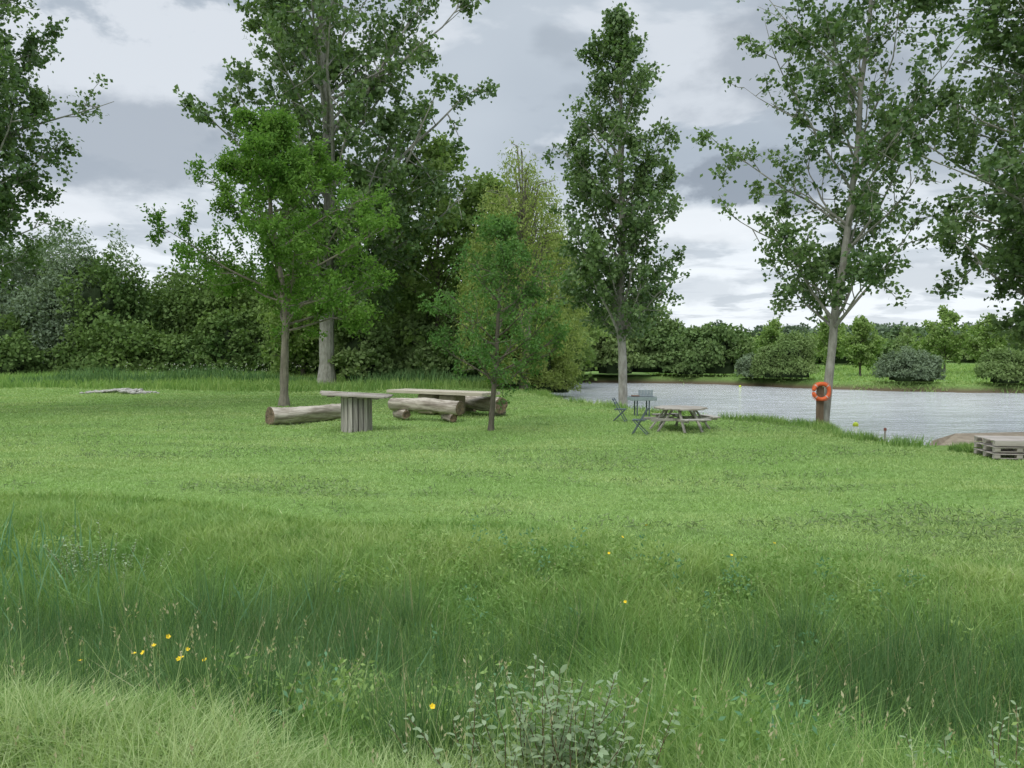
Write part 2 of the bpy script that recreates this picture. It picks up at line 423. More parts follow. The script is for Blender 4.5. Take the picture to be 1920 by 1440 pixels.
POPM=[BARK,LF_POP]
make_tree('poplar_tree',(-13.5,56),36,.55,.20,((.1,2.0),(.24,5),(.35,8.0),(.5,9.4),(.65,9.4),(.8,8.5),(.95,4),(1,1)),66,.75,POPM,.32,20,11,wob=.5,nsub=9,ntw=6,tws=.85,azb=(0,.22),dv=(.3,1.5))
make_tree('poplar_tree',(5.95,41),21.8,.25,.28,((.2,1.2),(.3,2.8),(.4,3.5),(.6,3.4),(.8,2.4),(.95,1.1),(1,.4)),52,.9,POPM,.21,18,17,wob=.15,nsub=7,ntw=5,tws=.55,azb=(2.8,.15),dv=(.3,1.5))
make_tree('poplar_tree',(11.05,27.2),18.5,.15,.27,((.2,1.2),(.27,2.4),(.4,3.2),(.6,4.0),(.85,3.4),(1,1)),42,.7,POPM,.165,18,19,lean=((0,0,0),(.25,.25,0),(.5,.8,0),(.75,1.2,0),(1,1.6,.2)),wob=.2,nsub=7,ntw=5,tws=.46,dv=(.15,1.6),rv=(.6,1.3))
make_tree('poplar_tree',(18.4,24.8),19,.24,.24,((.2,1.6),(.3,3.2),(.4,5.0),(.6,6.4),(.85,5),(1,1)),70,.5,POPM,.17,26,14,wob=.2,nsub=8,ntw=5,tws=.5,dv=(.4,1.4))
make_tree('poplar_tree',(-22.4,30),20,.26,.34,((.3,2.5),(.38,4.8),(.5,5.8),(.7,6.0),(.9,4),(1,1)),64,.42,POPM,.17,27,15,wob=.2,nsub=8,ntw=5,tws=.5,dv=(.4,1.4))
make_tree('oak_tree',(-10.7,36),13.2,.20,.34,((.3,3.2),(.4,5.0),(.5,5.4),(.62,4.9),(.75,3.6),(.88,2.2),(1,.7)),34,.34,[BARKO,LF_OAK],.19,24,24,lean=((0,0,0),(.3,.15,0),(.6,-.2,0),(1,-.9,0)),wob=.2,nsub=9,ntw=6,tws=.48,asp=.5,droop=.1,dv=(.5,1.4),rv=(.55,1.2))
make_tree('ash_tree',(-.72,26),7.0,.085,.28,((.2,1.2),(.35,2.4),(.5,2.5),(.7,2.1),(.9,1.2),(1,.5)),28,.42,[BARKD,LF_YNG],.13,17,22,lean=((0,0,0),(.3,.12,0),(1,.3,0)),wob=.1,nsub=7,ntw=5,tws=.32,asp=.45,droop=.4,dv=(.25,1.4))
for (x_,y_,h_,r_,sd) in ((-6.0,61,18.5,4.6,81),(-1.5,61,15.5,4.2,82),(-18.5,68,14,4,83),(3.5,63,13,3.6,84),(-9.8,65,15,4.4,85)):
    make_tree('alder_tree',(x_,y_),h_,.2,.08,((.05,r_*.85),(.3,r_),(.6,r_*1.0),(.85,r_*.75),(1,.8)),42,.45,[BARKD,LF_ALD],.33,12,sd,wob=.3,nsub=7,ntw=5,tws=.85,dv=(.3,1.5))

def willow(name,base,H,R,seed):
    rng=R_(seed);mb=MB();bz=tz1(*base)
    tube(mb,[(base[0],base[1],bz),(base[0]+.3,base[1],bz+H*.3),(base[0]-.2,base[1],bz+H*.6),(base[0],base[1],bz+H*.85)],[.35,.3,.2,.05],8)
    for i in range(260):
        a=rng.uniform(0,6.28);rr=R*math.sqrt(rng.random())
        zt=bz+H*(1-.55*(rr/R)**2)*rng.uniform(.72,1.0)
        L=rng.uniform(1.5,5.5)*(.5+rr/R*.6);n=int(L*26)
        px=base[0]+rr*math.cos(a);py=base[1]+rr*math.sin(a)
        if i%2==0: tube(mb,[(base[0],base[1],bz+(zt-bz)*.7),((base[0]+px)/2,(base[1]+py)/2,zt-.2),(px,py,zt)],[.08,.05,.02],4)
        v=rng.random(n)
        P=np.stack([px+(rng.normal(0,.22,n)+.25*v*math.cos(a)),py+rng.normal(0,.22,n)+.25*v*math.sin(a),zt+.4-v*L],1)
        leaves(mb,P,.26,rng,1,.3,droop=1.2)
    mb.build(name,[BARKO,LF_WIL])
willow('willow_tree',(.7,50),16.3,3.9,5)

# ------------------------------------------------------------ bushes
def blob(mb,c,rx,ry,rz,nleaf,L,rng,lm=1,cm=0,nl=26,asp=.7,core=True,cs=(.42,.62)):
    c=np.array(c,float)
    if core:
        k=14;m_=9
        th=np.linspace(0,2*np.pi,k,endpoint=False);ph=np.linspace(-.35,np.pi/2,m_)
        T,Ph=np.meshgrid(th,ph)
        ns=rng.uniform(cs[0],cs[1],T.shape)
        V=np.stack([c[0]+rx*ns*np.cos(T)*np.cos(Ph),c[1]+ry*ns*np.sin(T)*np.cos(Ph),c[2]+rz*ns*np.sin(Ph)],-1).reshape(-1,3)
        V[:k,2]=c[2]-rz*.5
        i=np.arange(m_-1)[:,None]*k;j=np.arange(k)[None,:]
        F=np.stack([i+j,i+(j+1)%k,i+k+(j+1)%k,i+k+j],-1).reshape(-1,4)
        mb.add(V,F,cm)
    d=unit(rng.normal(size=(nl,3)));d[:,2]=np.abs(d[:,2])*1.0-.35;d=unit(d)
    rr=rng.uniform(.18,.42,nl);cen=d*(rng.uniform(.55,.95,nl)[:,None])
    w=rr**2/np.sum(rr**2);idx=rng.choice(nl,nleaf,p=w)
    q=unit(rng.normal(size=(nleaf,3)));q[:,2]=np.where(q[:,2]<-.3,-q[:,2],q[:,2])
    rad=rr[idx]*rng.uniform(.55,1.2,nleaf)
    P=cen[idx]+q*rad[:,None]
    Pn=c+P*np.array([rx,ry,rz])
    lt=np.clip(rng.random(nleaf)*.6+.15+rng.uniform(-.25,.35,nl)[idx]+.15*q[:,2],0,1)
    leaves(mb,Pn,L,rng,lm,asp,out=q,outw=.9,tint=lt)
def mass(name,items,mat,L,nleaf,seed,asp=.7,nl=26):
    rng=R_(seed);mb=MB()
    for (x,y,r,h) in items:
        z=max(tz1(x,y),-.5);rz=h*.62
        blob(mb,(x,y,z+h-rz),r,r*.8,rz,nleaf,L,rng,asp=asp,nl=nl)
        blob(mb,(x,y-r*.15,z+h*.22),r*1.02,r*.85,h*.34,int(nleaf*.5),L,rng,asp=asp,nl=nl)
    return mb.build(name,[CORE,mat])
mass('grey_willow_tree',[(-50,84,5.0,17.0),(-45,82,4.6,17.5),(-55,83,5,14),(-47,79,4,11),(-53,79,4,9)],LF_GRY,.42,10000,31,.45,44)
rng=R_(8)
it=[]
for i in range(19):
    x=-41+i*1.9;it.append((x+rng.normal(0,.6),81+rng.normal(0,2),rng.uniform(3.0,4.6),rng.uniform(9.0,14.0)))
for i in range(12):
    x=-60+i*4.4;it.append((x,89+rng.normal(0,3),4.5,rng.uniform(9,13)))
for i in range(18):
    x=-58+i*2.8;it.append((x+rng.normal(0,.6),76+rng.normal(0,1),rng.uniform(2.4,3.6),rng.uniform(3.0,7.5)))
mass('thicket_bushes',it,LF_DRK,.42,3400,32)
it=[]
for i in range(12):
    x=-17+i*1.6;it.append((x+rng.normal(0,.5),69+rng.normal(0,1.5),rng.uniform(2.6,3.8),rng.uniform(5,11)))
for i in range(7):
    x=-10+i*1.5;it.append((x+rng.normal(0,.5),60+rng.normal(0,1.0),rng.uniform(1.6,2.4),rng.uniform(2.5,5.5)))
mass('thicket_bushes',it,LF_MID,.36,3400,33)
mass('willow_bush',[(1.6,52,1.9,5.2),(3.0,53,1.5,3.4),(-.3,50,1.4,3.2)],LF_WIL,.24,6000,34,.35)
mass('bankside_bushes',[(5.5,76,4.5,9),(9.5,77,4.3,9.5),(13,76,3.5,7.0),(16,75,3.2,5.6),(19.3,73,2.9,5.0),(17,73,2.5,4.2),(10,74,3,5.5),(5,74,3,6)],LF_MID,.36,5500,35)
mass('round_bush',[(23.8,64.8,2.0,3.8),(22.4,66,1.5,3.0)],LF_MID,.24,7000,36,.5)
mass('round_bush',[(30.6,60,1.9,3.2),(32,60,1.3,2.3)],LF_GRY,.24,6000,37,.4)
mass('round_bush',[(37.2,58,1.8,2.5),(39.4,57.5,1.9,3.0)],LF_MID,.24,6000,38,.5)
mass('round_bush',[(21.0,67.6,1.3,2.0)],LF_GRY,.24,4000,39,.4)
for k_,(x_,y_,h_,r_) in enumerate(((33.5,74,5.2,1.8),(29,86,5.6,2.0),(45,80,6.4,2.8),(52,84,6.0,2.6),(38,92,6.2,2.6))):
    make_tree('young_tree',(x_,y_),h_,.10,.28,((.2,r_*.6),(.5,r_),(.8,r_*.7),(1,.3)),20,.6,[BARKD,LF_ALD],.26,14,60+k_,wob=.1,nsub=5,ntw=4,tws=.5)
rng=R_(55);it=[]
for i in range(44):
    x=14+i*3.0;it.append((x+rng.normal(0,1.4),124+rng.normal(0,7)+.1*x,rng.uniform(2.4,4.8),rng.uniform(2.2,5.6)))
mass('distant_treeline',it,LF_MID,.55,1400,41)
it=[]
for i in range(60):
    x=-150+i*7.2;it.append((x+rng.normal(0,3),190+rng.normal(0,16),rng.uniform(4,8),rng.uniform(4,7.5)))
mass('distant_woodland',it,foliage('far_leaf_mat',(.09,.145,.07),(.17,.235,.11),.15),.95,1000,42)
it=[]
for i in range(90):
    x=60+i*6;it.append((x+rng.normal(0,6),560+rng.normal(0,60),rng.uniform(10,20),rng.uniform(8,13)))
mass('hill_woodland',it,foliage('hill_leaf_mat',(.09,.14,.085),(.16,.21,.13),.1),2.4,350,43,nl=14)

# ------------------------------------------------------------ foreground shrub + flowers
LF_SAL=foliage('sallow_leaf_mat',(.21,.30,.155),(.36,.44,.27),.25)
STEM=solid('sallow_stem_mat',(.16,.10,.06),(.10,.07,.04),20)
def sapling(name,cx,cy,w,h,n,seed,L=.062):
    rng=R_(seed);mb=MB()
    for i in range(n):
        ox=rng.normal(0,w*.4);oy=rng.normal(0,w*.3);x0=cx+ox;y0=cy+oy;z0=tz1(x0,y0)-.02
        hh=h*rng.uniform(.45,1.05)*(1-.35*min(1,abs(ox)/w));dx,dy=rng.normal(0,.25,2);dx+=ox*.8
        q=np.linspace(0,1,6);pts=np.stack([x0+dx*q*hh+rng.normal(0,.006,6),y0+dy*q*hh+rng.normal(0,.006,6),z0+q*hh],1)
        tube(mb,pts,.003*(1-q*.6),5,0)
        m_=int(26*hh/.4);u=np.linspace(.08,1,m_)
        P=np.stack([np.interp(u,q,pts[:,c]) for c in range(3)],1)
        az=np.arange(m_)*2.4+rng.normal(0,.3,m_);el=rng.uniform(-.1,.9,m_)
        d=np.stack([np.cos(az)*np.cos(el),np.sin(az)*np.cos(el),np.sin(el)],1)
        s=unit(np.cross(d,np.array([0,0,1.])+rng.normal(0,.35,(m_,3))));nr=np.cross(s,d)
        LL=(L*rng.uniform(.5,1.15,m_)*(1.1-.3*u))[:,None]
        a=[P,P+d*LL*.3+s*LL*.2+nr*LL*.05,P+d*LL*.7+s*LL*.2+nr*LL*.02,P+d*LL*1.0-nr*LL*.08,P+d*LL*.7-s*LL*.2+nr*LL*.02,P+d*LL*.3-s*LL*.2+nr*LL*.05,P+d*LL*.5-nr*LL*.02]
        V=np.stack(a,1).reshape(-1,3);b=np.arange(m_)[:,None]*7
        F=np.concatenate([b+np.array([[0,1,6,5]]),b+np.array([[1,2,3,6]]),b+np.array([[5,6,3,4]])])
        mb.add(V,F,1,np.repeat(rng.random(m_),7))
    mb.build(name,[STEM,LF_SAL],True)
sapling('sallow_shrub',.17,3.0,.42,.62,64,71,.052)
sapling('sallow_shrub',1.9,2.9,.30,.5,12,72,.04)
sapling('sallow_shrub',1.8,4.6,.6,.85,18,73,.045)
sapling('sallow_shrub',-5.2,9.6,.9,.85,40,74,.055)

YEL=solid('buttercup_mat',(.85,.62,.02),(.75,.50,.01),30,rough=.4)
mb=MB();rng=R_(77)
fl=[(-1.85,4.05,.52),(-2.1,4.15,.44),(-2.25,4.1,.4),(-1.95,3.95,.38),(-1.78,4.0,.4),(-1.7,4.1,.43),(-1.62,4.05,.4),(-1.83,4.2,.46),(-2.0,4.25,.5),(-.3,3.15,.36),(1.05,7.3,.75),(1.2,9.3,.4),(3.3,9.4,.35),(1.4,9.8,.4),(2.6,9.0,.4),(1.9,10.6,.3)]
for (x,y,h) in fl:
    z=tz1(x,y);lx,ly=rng.normal(0,.04,2)
    tube(mb,[(x,y,z),(x+lx*.5,y+ly*.5,z+h*.5),(x+lx,y+ly,z+h)],[.002]*3,4,1)
    c=np.array([x+lx,y+ly,z+h]);tl=rng.normal(0,.35,2)
    up=unit(np.array([tl[0],tl[1]-.4,1.]));u=unit(np.cross(up,[0,1,.2]));w=np.cross(up,u)
    r=.009+.0009*y
    for k in range(5):
        a=k*1.2566;e1=math.cos(a)*u+math.sin(a)*w;e2=-math.sin(a)*u+math.cos(a)*w
        V=[c,c+e1*r*.7+e2*r*.5+up*r*.3,c+e1*r*1.15+up*r*.6,c+e1*r*.7-e2*r*.5+up*r*.3]
        mb.add(V,[(0,1,2,3)],0)
mb.build('buttercup_flowers',[YEL,GR_TALL])

# ------------------------------------------------------------ objects helpers
def empty(name,loc,rotz=0):
    e=bpy.data.objects.new(name,None);e.empty_display_size=.2;COL.objects.link(e)
    e.location=loc;e.rotation_euler=(0,0,rotz);return e
def fin(me,name,mat,par,bev=0):
    o=bpy.data.objects.new(name,me);COL.objects.link(o)
    for mm in (mat if isinstance(mat,list) else [mat]): me.materials.append(mm)
    if par: o.parent=par
    if bev:
        b=o.modifiers.new('b','BEVEL');b.width=bev;b.segments=2;b.limit_method='ANGLE'
    return o
def box(name,c,s,mat,par,rot=(0,0,0),bev=.006):
    x,y,z=[q/2 for q in s]
    V=[(-x,-y,-z),(x,-y,-z),(x,y,-z),(-x,y,-z),(-x,-y,z),(x,-y,z),(x,y,z),(-x,y,z)]
    me=bpy.data.meshes.new(name);me.from_pydata(V,[],[(0,3,2,1),(4,5,6,7),(0,1,5,4),(1,2,6,5),(2,3,7,6),(3,0,4,7)])
    o=fin(me,name,mat,par,bev);o.location=c;o.rotation_euler=rot;return o
def bar(name,a,b,w,t,mat,par,bev=.003):
    a=Vector(a);b=Vector(b);d=b-a
    o=box(name,(a+b)/2,(w,t,d.length),mat,par,bev=bev)
    o.rotation_euler=d.to_track_quat('Z','Y').to_euler();return o
WOODG=solid('weathered_wood_mat',(.42,.39,.34),(.24,.22,.19),9,(1,1,.12),'OBJ',.9,bump=.6,vary=.28)
WOODX=solid('weathered_plank_mat',(.40,.365,.31),(.24,.21,.175),9,(.12,1,1),'OBJ',.9,bump=.6,vary=.22)
SLAB=solid('slab_wood_mat',(.50,.45,.35),(.37,.32,.24),7,(.15,1,1),'OBJ',.85,bump=.4,vary=.1)
LOGB=solid('log_bark_mat',(.54,.48,.395),(.26,.22,.17),6,(.22,1.6,1.6),'OBJ',.9,lo=.4,hi=.6,bump=1.0,c3=(.17,.14,.11))
LOGE=solid('log_end_mat',(.26,.19,.12),(.10,.075,.05),7,(1,1,1),'OBJ',.9,bump=.8)
DARK=solid('dark_core_mat',(.06,.05,.04),(.03,.025,.02),5)
METAL=solid('grey_metal_mat',(.33,.38,.39),(.24,.28,.29),10,rough=.5)
CHAIR=solid('chair_metal_mat',(.13,.16,.17),(.08,.10,.11),10,rough=.45)
CONC=solid('concrete_mat',(.38,.32,.24),(.25,.205,.15),3,rough=.95,bump=.3)
STONE=solid('stone_mat',(.50,.48,.43),(.30,.28,.24),4,rough=.9,bump=.4)

def log(name,a,b,r0,r1,par,seed,zc=None):
    rng=R_(seed);a=np.array(a,float);b=np.array(b,float)
    L=np.linalg.norm(b-a);n=26;k=28
    V=[];F=[];mi=[]
    xs_=np.linspace(-L/2,L/2,n);ph=rng.uniform(0,6.28,4)
    def rad(x,t):
        return (r0+(r1-r0)*(x/L+.5))*(1+.06*math.sin(2*t+ph[0])+.05*math.sin(3*t+ph[1]+x*1.3)+.04*math.sin(x*4+ph[2]+t)+.025*math.sin(7*t+ph[3]))
    for x in xs_:
        for j in range(k):
            t=2*math.pi*j/k;r=rad(x,t)+rng.normal(0,.008)
            V.append((x,r*math.cos(t),r*math.sin(t)+.03*math.sin(x*1.7+ph[1])))
    for i in range(n-1):
        for j in range(k):
            F.append((i*k+j,i*k+(j+1)%k,(i+1)*k+(j+1)%k,(i+1)*k+j));mi.append(0)
    for e,x in ((0,xs_[0]),(n-1,xs_[-1])):
        prev=[e*k+j for j in range(k)]
        sg=-1 if e==0 else 1
        for q in (.85,.5,.2):
            st=len(V)
            for j in range(k):
                t=2*math.pi*j/k;r=rad(x,t)*q
                V.append((x+sg*(.012-.03*(1-q)+rng.normal(0,.006)),r*math.cos(t),r*math.sin(t)))
            cur=[st+j for j in range(k)]
            for j in range(k):
                f=(prev[j],prev[(j+1)%k],cur[(j+1)%k],cur[j]);F.append(f if e else f[::-1]);mi.append(1)
            prev=cur
        F.append(tuple(prev) if e else tuple(prev[::-1]));mi.append(1)
    me=bpy.data.meshes.new(name);me.from_pydata(V,[],F)
    o=fin(me,name,[LOGB,LOGE],par)
    me.polygons.foreach_set('material_index',mi);me.polygons.foreach_set('use_smooth',[m_==0 for m_ in mi])
    o.location=tuple((a+b)/2);d=Vector(b-a);o.rotation_euler=(0,-math.atan2(d.z,math.hypot(d.x,d.y)),math.atan2(d.y,d.x))
    return o
g=lambda x,y:tz1(x,y)
p=empty('log_bench',(0,0,0))
log('log',(-8.75,27.7,g(-8.75,27.7)+.30),(-6.7,29.8,g(-6.7,29.8)+.31),.34,.29,p,1)
p=empty('log_bench',(0,0,0))
log('log',(-4.75,30.4,.55),(-1.95,28.9,.50),.26,.29,p,2)
log('support_1',(-4.6,30.55,.14),(-4.1,29.75,.14),.17,.17,p,3)
log('support_2',(-2.6,29.5,.13),(-2.2,28.8,.13),.15,.15,p,4)
p=empty('log_bench',(0,0,0))
log('log',(-2.3,33.6,.50),(-.42,30.9,.42),.26,.31,p,5)
log('support_1',(-2.2,33.4,.13),(-1.6,33.0,.13),.14,.14,p,6)
log('support_2',(-.9,31.2,.08),(-.3,31.6,.08),.10,.10,p,7)
ang=math.atan2(-2.7,4.45)
p=empty('slab_table',(-2.95,32.1,0),ang)
for i in range(3): box('top_board_%d'%(i+1),(0+.03*i,-.42+.42*i,.90),(4.9,.412,.12),SLAB,p)
for i,xx in enumerate((-.55,.55)):
    o=box('pedestal_%d'%(i+1),(xx,0,.41),(.85,.85,.84),CONC,p,bev=.12)
    o.modifiers['b'].segments=5
# spool table
p=empty('cable_spool_table',(-5.33,26.3,g(-5.33,26.3)),.3)
nb=18
for i in range(nb):
    a=2*math.pi*i/nb;r=.50
    o=box('stave_%d'%(i+1),(r*math.cos(a),r*math.sin(a),.58),(.045,.145,1.2),WOODG,p,(0,random.uniform(-.02,.02),a))
core=MB();tube(core,[(0,0,0),(0,0,1.14)],[.45,.45],20);o=core.build('core',[DARK]);o.parent=p  # near-black cylinder filling the drum, showing in the gaps between staves
fl_=empty('top_boards',(0,0,1.2));fl_.parent=p;fl_.rotation_euler=(.0,.055,-.3)
for i in range(7):
    yy=-.66+i*.22
    hw=math.sqrt(1.2**2-(yy*.9)**2)
    box('plank_%d'%(i+1),(random.uniform(-.10,.06),yy,.05+random.uniform(-.012,.012)),(2*hw,.20,.055),WOODX,fl_,(0,random.uniform(-.012,.012),random.uniform(-.02,.02)))
for i,xx in enumerate((-.75,-.25,.25,.75)):
    box('under_plank_%d'%(i+1),(xx,0,-.01),(.2,1.35,.05),WOODX,fl_)
box('loose_board',(-.75,-.1,.10),(.9,.24,.04),WOODX,fl_,(0,.0,.08))
# barbecue
p=empty('barbecue_grill',(5.25,31,g(5.25,31)),.1)
box('pan_floor',(0,0,.64),(1.05,.5,.03),METAL,p)
for n_,c,s in (('pan_front',(0,-.26,.70),(1.05,.02,.14)),('pan_back',(0,.26,.70),(1.05,.02,.14)),('pan_left',(-.535,0,.70),(.02,.54,.14)),('pan_right',(.535,0,.70),(.02,.54,.14))): box(n_,c,s,METAL,p,bev=.003)
for i in range(12): box('grate_bar_%d'%(i+1),(-.48+i*.087,0,.78),(.012,.5,.012),CHAIR,p,bev=0)
for i in range(5): box('windbreak_slat_%d'%(i+1),(-.02+i*.125,.29,.90),(.10,.02,.26),METAL,p,bev=.003)
box('windbreak_rail',(.23,.31,.84),(.62,.02,.04),METAL,p,bev=.003)
box('grill_food_tray',(-.28,-.02,.81),(.30,.3,.03),solid('rust_mat',(.20,.11,.07)),p)
for i,(xx,yy) in enumerate(((-.45,-.2),(.45,-.2),(-.45,.2),(.45,.2))): box('leg_%d'%(i+1),(xx*.55,yy,.31),(.05,.05,.64),CHAIR,p)
def chair(loc,rz):
    p=empty('folding_chair',(loc[0],loc[1],g(*loc)),rz)
    for s_,sx in (('l',-.2),('r',.2)):
        bar('long_leg_'+s_,(sx,.26,0),(sx,-.24,.88),.03,.03,CHAIR,p)
        bar('short_leg_'+s_,(sx*.9,-.24,0),(sx*.9,.22,.46),.03,.03,CHAIR,p)
        bar('seat_rail_'+s_,(sx*.9,-.16,.45),(sx*.9,.24,.46),.022,.02,CHAIR,p)
    for i in range(6): box('seat_slat_%d'%(i+1),(0,-.14+i*.075,.475),(.42,.055,.016),CHAIR,p,bev=.002)
    for i in range(2): 
        zz=.70+i*.12;box('back_slat_%d'%(i+1),(0,.26-.5*zz/.88-.015,zz),(.43,.014,.085),CHAIR,p,(.52,0,0),bev=.002)
    bar('foot_bar_front',(-.2,.24,.04),(.2,.24,.04),.018,.018,CHAIR,p)
    bar('foot_bar_back',(-.18,-.22,.04),(.18,-.22,.04),.018,.018,CHAIR,p)
chair((4.05,28.9),-1.9)
chair((4.2,25.0),1.25)
p=empty('picnic_table',(5.75,26.2,g(5.75,26.2)),.25)
for i in range(9):
    yy=-.76+i*.19;a_=.85
    hw=min(a_,a_*1.414-abs(yy)-.05)
    box('top_plank_%d'%(i+1),(0,yy,.755),(2*hw,.180,.05),WOODX,p)
for i in range(4):
    a=i*math.pi/2;c,s=math.cos(a),math.sin(a)
    def rp(x,y,z): return (x*c-y*s,x*s+y*c,z)
    if i!=2: box('bench_%d'%(i+1),rp(1.12,0,.44),(.28,.95,.05),WOODG,p,(0,0,a))
    for k_,yy in enumerate((-.32,.32)):
        bar('leg_%d_%d'%(i+1,k_+1),rp(.98,yy,0),rp(.42,yy*.8,.72),.08,.05,WOODG,p)
        bar('beam_%d_%d'%(i+1,k_+1),rp(1.22,yy,.39),rp(.1,yy,.39),.045,.09,WOODG,p)
# lifebuoy
ORG=solid('lifebuoy_orange_mat',(.80,.16,.05),(.68,.12,.04),6,rough=.5)
WHT=solid('rope_white_mat',(.6,.45,.38),(.5,.36,.3),20)
p=empty('lifebuoy',(10.78,26.75,0))
zc=1.24
mb=MB();kk=40;a=np.linspace(0,2*np.pi,kk+1)
tube(mb,np.stack([.27*np.cos(a),0*a,.27*np.sin(a)],1),np.full(kk+1,.066),14);o=mb.build('ring',[ORG],True);o.parent=p;o.location=(0,0,zc)
for i in range(4):
    a0=math.pi/4+i*math.pi/2;a=np.linspace(a0-.07,a0+.07,4)
    mb=MB();tube(mb,np.stack([.27*np.cos(a),0*a,.27*np.sin(a)],1),np.full(4,.070),14);o=mb.build('band_%d'%(i+1),[WHT],True);o.parent=p;o.location=(0,0,zc)
mb=MB();a=np.linspace(0,2*np.pi,80);rr=.345+.018*np.cos(4*a+math.pi)
tube(mb,np.stack([rr*np.cos(a),0*a-.01,rr*np.sin(a)],1),np.full(80,.008),5);o=mb.build('rope',[ORG]);o.parent=p;o.location=(0,0,zc)
POSTW=solid('post_wood_mat',(.20,.14,.09),(.11,.08,.05),8,(1,1,.15))
box('post',(0,.11,.66),(.26,.05,1.45),POSTW,p);box('hook_board',(0,.09,1.3),(.14,.04,.3),POSTW,p)
def buoy(x,y,r):
    m_=MB();t=np.linspace(0,np.pi,13);tube(m_,np.stack([0*t,0*t,-r*np.cos(t)],1),r*np.sin(t)+1e-4,16,0)
    tube(m_,[(0,0,r*.9),(0,0,r*1.35)],[r*.15,r*.12],8,1)
    o=m_.build('mooring_buoy',[solid('buoy_yellow_mat',(.65,.75,.06),(.5,.6,.05),8,rough=.4),CHAIR],True);o.location=(x,y,-.56)
buoy(14.8,33.0,.12);buoy(19.3,65,.11)
p=empty('mooring_stake',(11.35,23.3,-.7))
mb=MB();tube(mb,[(0,0,0),(0,0,.95)],[.03,.028],8);tube(mb,[(0,0,.95),(0,0,1.03)],[.045,.04],8,1);tube(mb,[(0,0,1.03),(0,0,1.032)],[.04,.001],8,1)
o=mb.build('stake',[WOODG,solid('stake_cap_mat',(.25,.10,.07))]);o.parent=p
me=bpy.data.meshes.new('jetty')
top=[(11.3,21.2),(12.4,22.6),(14.2,24.5),(26,26.5),(26,21.2),(12.8,20.9)]
V=[(x,y,.03 if i not in(0,) else -.35) for i,(x,y) in enumerate(top)]+[(x,y,-1.5) for x,y in top]
n=6;F=[tuple(range(n))[::-1]]+[(i,(i+1)%n,n+(i+1)%n,n+i) for i in range(n)]
me.from_pydata(V,[],F);me.update()
bm=bmesh.new();bm.from_mesh(me);bmesh.ops.recalc_face_normals(bm,faces=bm.faces);bm.to_mesh(me);bm.free()
fin(me,'concrete_jetty',CONC,None)
PAL=solid('pallet_wood_mat',(.48,.43,.38),(.34,.30,.26),8,(.15,1,1),'OBJ',.9,bump=.4,vary=.15)
p=empty('pallet_seat',(13.2,19.3,g(13.2,19.3)),-.12)
for L_ in range(3):
    z=.02+L_*.165
    for m_ in range(2):
        ox=-.62+m_*1.25
        for i in range(3):
            for j in range(3):
                box('block',(ox-.52+i*.52,-.48+j*.48,z+.05),(.14,.12,.085),PAL,p)
        for i in range(3): box('runner',(ox,-.48+i*.48,z),(1.2,.1,.02),PAL,p,bev=.003)
        for i in range(7): box('deck_board',(ox,-.49+i*.163,z+.108),(1.2,.12,.022),PAL,p,bev=.003)
for i in range(2): box('front_panel_%d'%(i+1),(-.62+1.25*i,-.565,.40),(1.2,.02,.13),PAL,p)
mb=MB();rng=R_(6)
for i in range(150):
    x=-23.4+rng.normal(0,.85);y=46+rng.normal(0,.4);r=rng.uniform(.05,.17);z=g(x,y)+r*.3+.14*math.exp(-((x+23.4)/.9)**2)
    t=np.linspace(0,np.pi,7)
    tube(mb,np.stack([0*t,0*t,-np.cos(t)*r*.6],1),np.sin(t)*r+1e-4,8)
    v=mb.v[-1];v*=(1+rng.normal(0,.08,v.shape)).astype(np.float32);v+=np.array([x,y,z],np.float32)
mb.build('stone_pile',[STONE])

# ------------------------------------------------------------ sky
w=bpy.data.worlds.new('sky');scene.world=w;w.use_nodes=True
nt=w.node_tree;nt.nodes.clear()
out=N(nt,'ShaderNodeOutputWorld');bg=N(nt,'ShaderNodeBackground');bg.inputs[1].default_value=.1
nt.links.new(bg.outputs[0],out.inputs[0])
sky=N(nt,'ShaderNodeTexSky',sky_type='NISHITA');sky.sun_disc=False
SE,SR=math.radians(52),math.radians(-150)
sky.sun_elevation=SE;sky.sun_rotation=SR
tc=N(nt,'ShaderNodeTexCoord');sp=N(nt,'ShaderNodeSeparateXYZ');nt.links.new(tc.outputs['Generated'],sp.inputs[0])
zc=math_(nt,'ADD',math_(nt,'MAXIMUM',sp.outputs['Z'],0.0),.12)
cx=math_(nt,'DIVIDE',sp.outputs['X'],zc);cy=math_(nt,'DIVIDE',sp.outputs['Y'],zc)
cv=N(nt,'ShaderNodeCombineXYZ');nt.links.new(cx,cv.inputs[0]);nt.links.new(cy,cv.inputs[1])
def cn(scale,detail,rough,off,dist=0.3):
    mp=N(nt,'ShaderNodeMapping');mp.inputs['Location'].default_value=off;nt.links.new(cv.outputs[0],mp.inputs[0])
    n=N(nt,'ShaderNodeTexNoise');n.inputs['Scale'].default_value=scale;n.inputs['Detail'].default_value=detail
    n.inputs['Roughness'].default_value=rough;n.inputs['Distortion'].default_value=dist
    nt.links.new(mp.outputs[0],n.inputs['Vector']);return n.outputs['Fac']
n1=cn(.55,3,.5,(3.1,1.7,0),0);n2=cn(1.5,6,.55,(7.3,2.2,0),.3);n3=cn(1.2,5,.5,(1.3,8.2,0),0)
S=10.9
def c_(r,g_,b_): return (r*S,g_*S,b_*S)
col=mixc(nt,mapr(nt,n1,.38,.62,smooth=True),c_(.41,.47,.54),c_(.55,.61,.675))
col=mixc(nt,math_(nt,'MULTIPLY',mapr(nt,n2,.52,.60,smooth=True),.55),col,c_(.78,.82,.87))
col=mixc(nt,math_(nt,'MULTIPLY',mapr(nt,n3,.54,.60,smooth=True),.5),col,c_(.32,.37,.43))
hz=mapr(nt,sp.outputs['Z'],.24,.07,smooth=True)
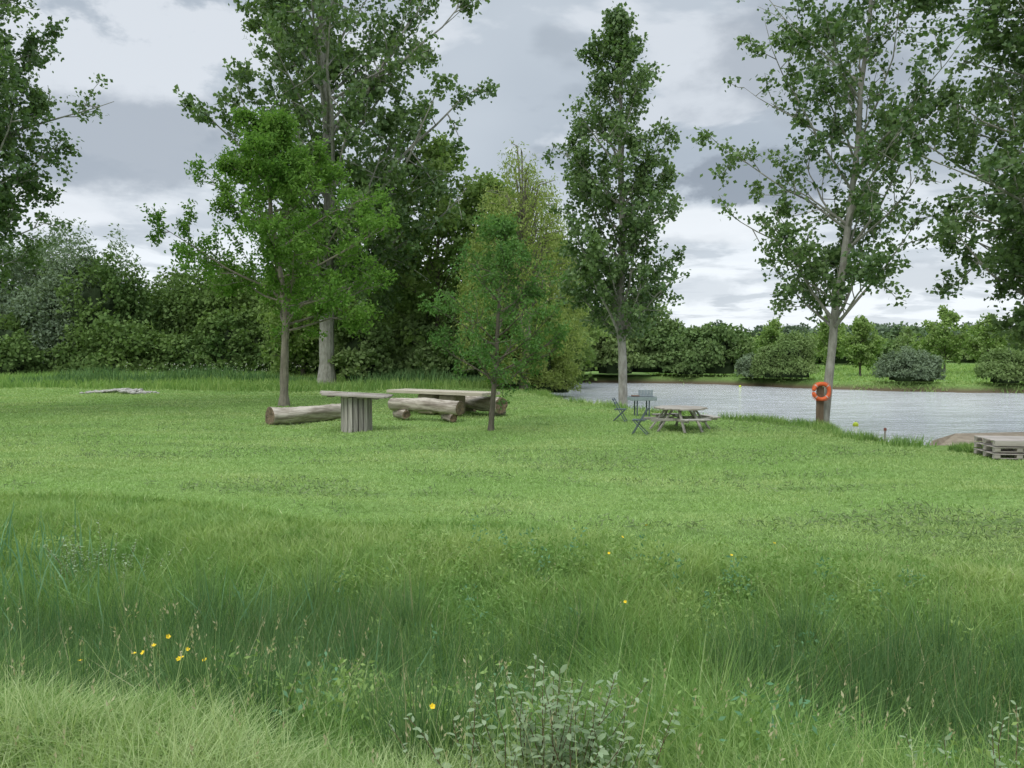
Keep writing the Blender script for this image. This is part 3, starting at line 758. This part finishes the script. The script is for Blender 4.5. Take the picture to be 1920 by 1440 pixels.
hn=mapr(nt,cn(1.7,5,.6,(4.4,3.3,0)),.40,.54,.40,1.0,smooth=True)
col=mixc(nt,math_(nt,'MULTIPLY',hz,hn),col,c_(.88,.93,.98))
def nzf(scale,seed):
    nz=N(nt,'ShaderNodeTexNoise');nz.inputs['Scale'].default_value=scale;nz.inputs['Detail'].default_value=6;nz.inputs['Roughness'].default_value=.58
    mp=N(nt,'ShaderNodeMapping');mp.inputs['Location'].default_value=(seed,seed*2,0);mp.inputs['Scale'].default_value=(1,1,1.8)
    nt.links.new(tc.outputs['Generated'],mp.inputs[0]);nt.links.new(mp.outputs[0],nz.inputs['Vector']);return nz.outputs['Fac']
azs=math_(nt,'ARCTAN2',sp.outputs['X'],sp.outputs['Y'])
NZA=nzf(6.5,3);NZB=nzf(11,1)
def feature(px,wx,wz,amt,e0,e1,nz=NZB):
    d=Vector(px).normalized()
    dx=math_(nt,'DIVIDE',math_(nt,'SUBTRACT',azs,math.atan2(d.x,d.y)),wx)
    dz=math_(nt,'DIVIDE',math_(nt,'SUBTRACT',sp.outputs['Z'],d.z),wz)
    r=math_(nt,'SQRT',math_(nt,'ADD',math_(nt,'MULTIPLY',dx,dx),math_(nt,'MULTIPLY',dz,dz)))
    r=math_(nt,'ADD',r,math_(nt,'MULTIPLY',math_(nt,'SUBTRACT',nz,.5),2.4))
    return math_(nt,'MULTIPLY',mapr(nt,r,e1,e0,smooth=True),amt)
# particular clouds standing in particular directions of the sky
col=mixc(nt,feature((-.58,1,.36),.22,.10,.9,.8,1.0,NZA),col,c_(.70,.745,.80))
col=mixc(nt,feature((-.48,1,.265),.24,.06,.8,.4,1.2,NZB),col,c_(.36,.41,.475))
col=mixc(nt,feature((-.60,1,.18),.20,.03,.85,.5,1.1,NZA),col,c_(.80,.84,.89))
col=mixc(nt,feature((.24,1,.15),.16,.03,.75,.5,1.0,NZA),col,c_(.86,.90,.94))
col=mixc(nt,feature((.32,1,.215),.11,.038,.95,.7,1.05,NZB),col,c_(.29,.335,.395))
col=mixc(nt,feature((.38,1,.36),.16,.06,.75,.5,1.1,NZA),col,c_(.36,.405,.465))
col=mixc(nt,feature((.24,1,.075),.06,.022,.6,.5,1.1,NZB),col,c_(.54,.595,.66))
col=mixc(nt,feature((.56,1,.09),.10,.025,.65,.5,1.1,NZB),col,c_(.50,.55,.61))
col=mixc(nt,.05,col,sky.outputs[0])
# overcast luminance: the zenith is about three times the horizon
zen=mapr(nt,sp.outputs['Z'],.45,.9,1.0,3.2,smooth=True)
vm=N(nt,'ShaderNodeVectorMath',operation='SCALE');nt.links.new(col,vm.inputs[0]);nt.links.new(zen,vm.inputs['Scale'])
nt.links.new(vm.outputs[0],bg.inputs[0])
sl=bpy.data.lights.new('sun','SUN');sl.energy=1.5;sl.angle=math.radians(30);sl.color=(1,.97,.92)
so=bpy.data.objects.new('sun',sl);COL.objects.link(so)
sd=Vector((math.cos(SE)*math.sin(SR),math.cos(SE)*math.cos(SR),math.sin(SE)))
so.rotation_euler=(-sd).to_track_quat('-Z','Y').to_euler()

# ------------------------------------------------------------ camera
cam=bpy.data.cameras.new('camera');cam.sensor_width=36;cam.lens=36*1442/1920;cam.clip_end=5000;cam.clip_start=.05
co=bpy.data.objects.new('camera',cam);COL.objects.link(co)
co.location=(0,0,2.8);co.rotation_euler=(math.radians(90-2.78),0,0)
scene.camera=co
